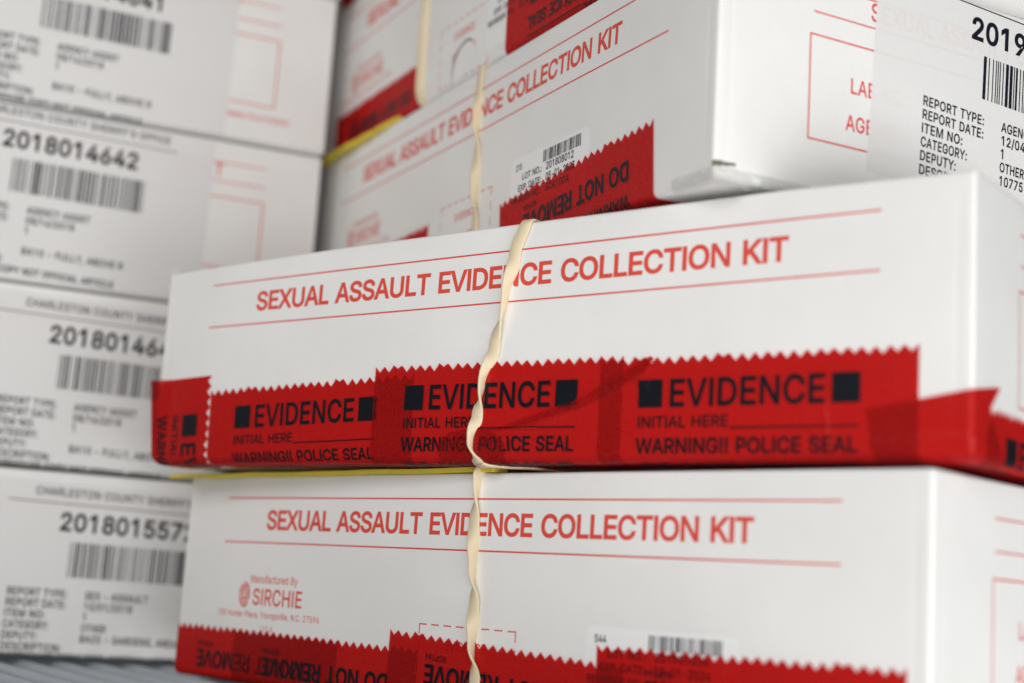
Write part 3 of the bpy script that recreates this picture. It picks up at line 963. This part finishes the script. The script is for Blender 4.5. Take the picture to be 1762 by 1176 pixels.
# ---------------------------------------------------------------- left-hand stack: short ends with labels
YL, LN, ZL = 1.1592, (-0.0672, 0.4852), -0.02781
AG = [("REPORT TYPE:", "AGENCY ASSIST"), ("REPORT DATE:", "08/16/2018"), ("ITEM NO:", "1"),
      ("CATEGORY:", None), ("DEPUTY:", "BA10 - FULLY, ABOVE R"), ("DESCRIPTION:", None),
      ("WAREHOUSE COPY NOT OFFICIAL ARTICLE", None)]
SA = [("REPORT TYPE:", "SEX - ASSAULT"), ("REPORT DATE:", "10/01/2018"), ("ITEM NO:", "1"),
      ("CATEGORY:", "OTHER"), ("DEPUTY:", "BA25 - GARDENS, AREA"), ("DESCRIPTION:", None),
      ("WAREHOUSE COPY  NOT  OFFICIAL ARTICLE", None)]
spec = [
    ("lowest box of the left stack, on the shelf wires, label 201801557", "2018015572", SA, -84.8, 6.1, 1.0, 0, 0),
    ("left stack box with label 201801464, its last digit hidden, second from the shelf", "2018014643", AG, -94.6, 5.5, 1.0, 0.0006, 0),
    ("left stack box showing the whole number 2018014642", "2018014642", AG, -114.0, 2.2, 1.2, -0.0004, 0.004),
    ("left stack box with its number cut off by the top of the frame", "2018014641", AG, -111.5, 5.0, 1.0, 0.0003, 0),
    ("topmost box of the left stack, only its bottom edge showing", "2018014640", AG, -104, 4.0, 1.0, 0.002, 0.01),
]
for i, (lab, num, rows, t, v, tilt, dx, dyaw) in enumerate(spec):
    ct = Carton(10 + i, 0.3)
    z = ZL + i * H * MM
    o = kit(place((LN[0] + dx, LN[1]), z, YL + dyaw, True), lab, ct)
    o.scale.z = 0.981
    end_print(ct, o)
    report_label(ct, o, D + t, v, radians(tilt), num, rows, 20 + i)

# ---------------------------------------------------------------- rubber bands
rubber_band(ctM, locM, "twisted cream rubber band round the middle box, crossing its red seals", [
    (-40, 131, 0), (-1, 128, 0), (7, 125.3, 0.03), (17.5, 123.6, 0.5), (29, 120.9, 1), (38, 118.3, 1.5), (45, 117.0, 2),
    (51.5, 116.0, 2.5), (57, 117.0, 3), (61, 121, 3), (66, 128, 3), (120, 130, 3)])
rubber_band(ctA, locA, "twisted cream rubber band round the bottom box of the right stack", [
    (-40, 116, 0), (-3, 118, 0.1), (2.0, 118.1, 0.5), (11.5, 117.5, 1), (22.5, 118.6, 1.5), (31, 119.3, 2), (40, 119.9, 2.5), (48, 121.0, 3),
    (58, 122, 3), (120, 122, 3)])
rubber_band(ctT, locT, "twisted cream rubber band round the box with the 2019 label", [
    (-40, 123, 0), (0, 122, 0), (6, 121.6, 0), (15.5, 122.6, 0.5), (25, 123.2, 1), (35.5, 124.4, 1.5), (45, 124.6, 2), (58, 124.6, 2), (120, 124, 2)])
rubber_band(ctU, locU, "narrow cream rubber band round the box with the torn curl, untwisted", [
    (-40, 89, 0), (0, 89, 0), (10, 89, 0.1), (30, 89.6, 0.25), (50, 88.6, 0.2), (58, 90.5, 0), (70, 93, 0), (120, 93, 0)], 1.7)


# ---------------------------------------------------------------- yellow slips between the boxes
def slip(label, ct, loc, us, z, front, seed, back=60, wave=0.25):
    """a folded yellow slip lying on a carton, its front edge sticking out a little"""
    rnd = random.Random(seed)
    n = 40
    V, F = [], []
    for k, dz in enumerate((0.0, 1.15)):
        for j in range(3):
            for i in range(n + 1):
                u = us[0] + (us[1] - us[0]) * i / n
                f = front(i / n) + (wave * noise.noise(Vector((i * 0.45, seed, 0))))
                y = (-f, 5.0, back)[j] - (0.3 if k and j == 0 else 0)
                V.append((u - W / 2, y - D / 2, z + dz - (max(0.0, f) * 0.32 if j == 0 else 0) + (0.25 * noise.noise(Vector((i * 0.2, seed, 5))) if j == 0 else 0)))
    m = 3 * (n + 1)
    for k in range(2):
        for j in range(2):
            for i in range(n):
                a = k * m + j * (n + 1) + i
                q = (a, a + 1, a + n + 2, a + n + 1)
                F.append(q if k else q[::-1])
    for i in range(n):
        F.append((i, i + 1, m + i + 1, m + i))
    for i in (0, n):
        F.append((i, i + n + 1, m + i + n + 1, m + i))
    o = mesh("paper_slip", V, F, YELLOW)
    o.location, o.rotation_euler = loc[0], (0, 0, loc[1])
    return tag(o, label, "paper slip", "yellow slips between the boxes")


slip("long thin yellow slip under the middle box, over the bottom box", ctA, locA, (-5, 122), H + 0.25,
     lambda f: 4.2 - 3.9 * f, 3)
slip("yellow slip with a wavy edge under the torn box, above the 2019 label box", ctT, locT, (-6, 64), H + 0.1,
     lambda f: 3.6 - 3.4 * f * f, 8, wave=1.3)
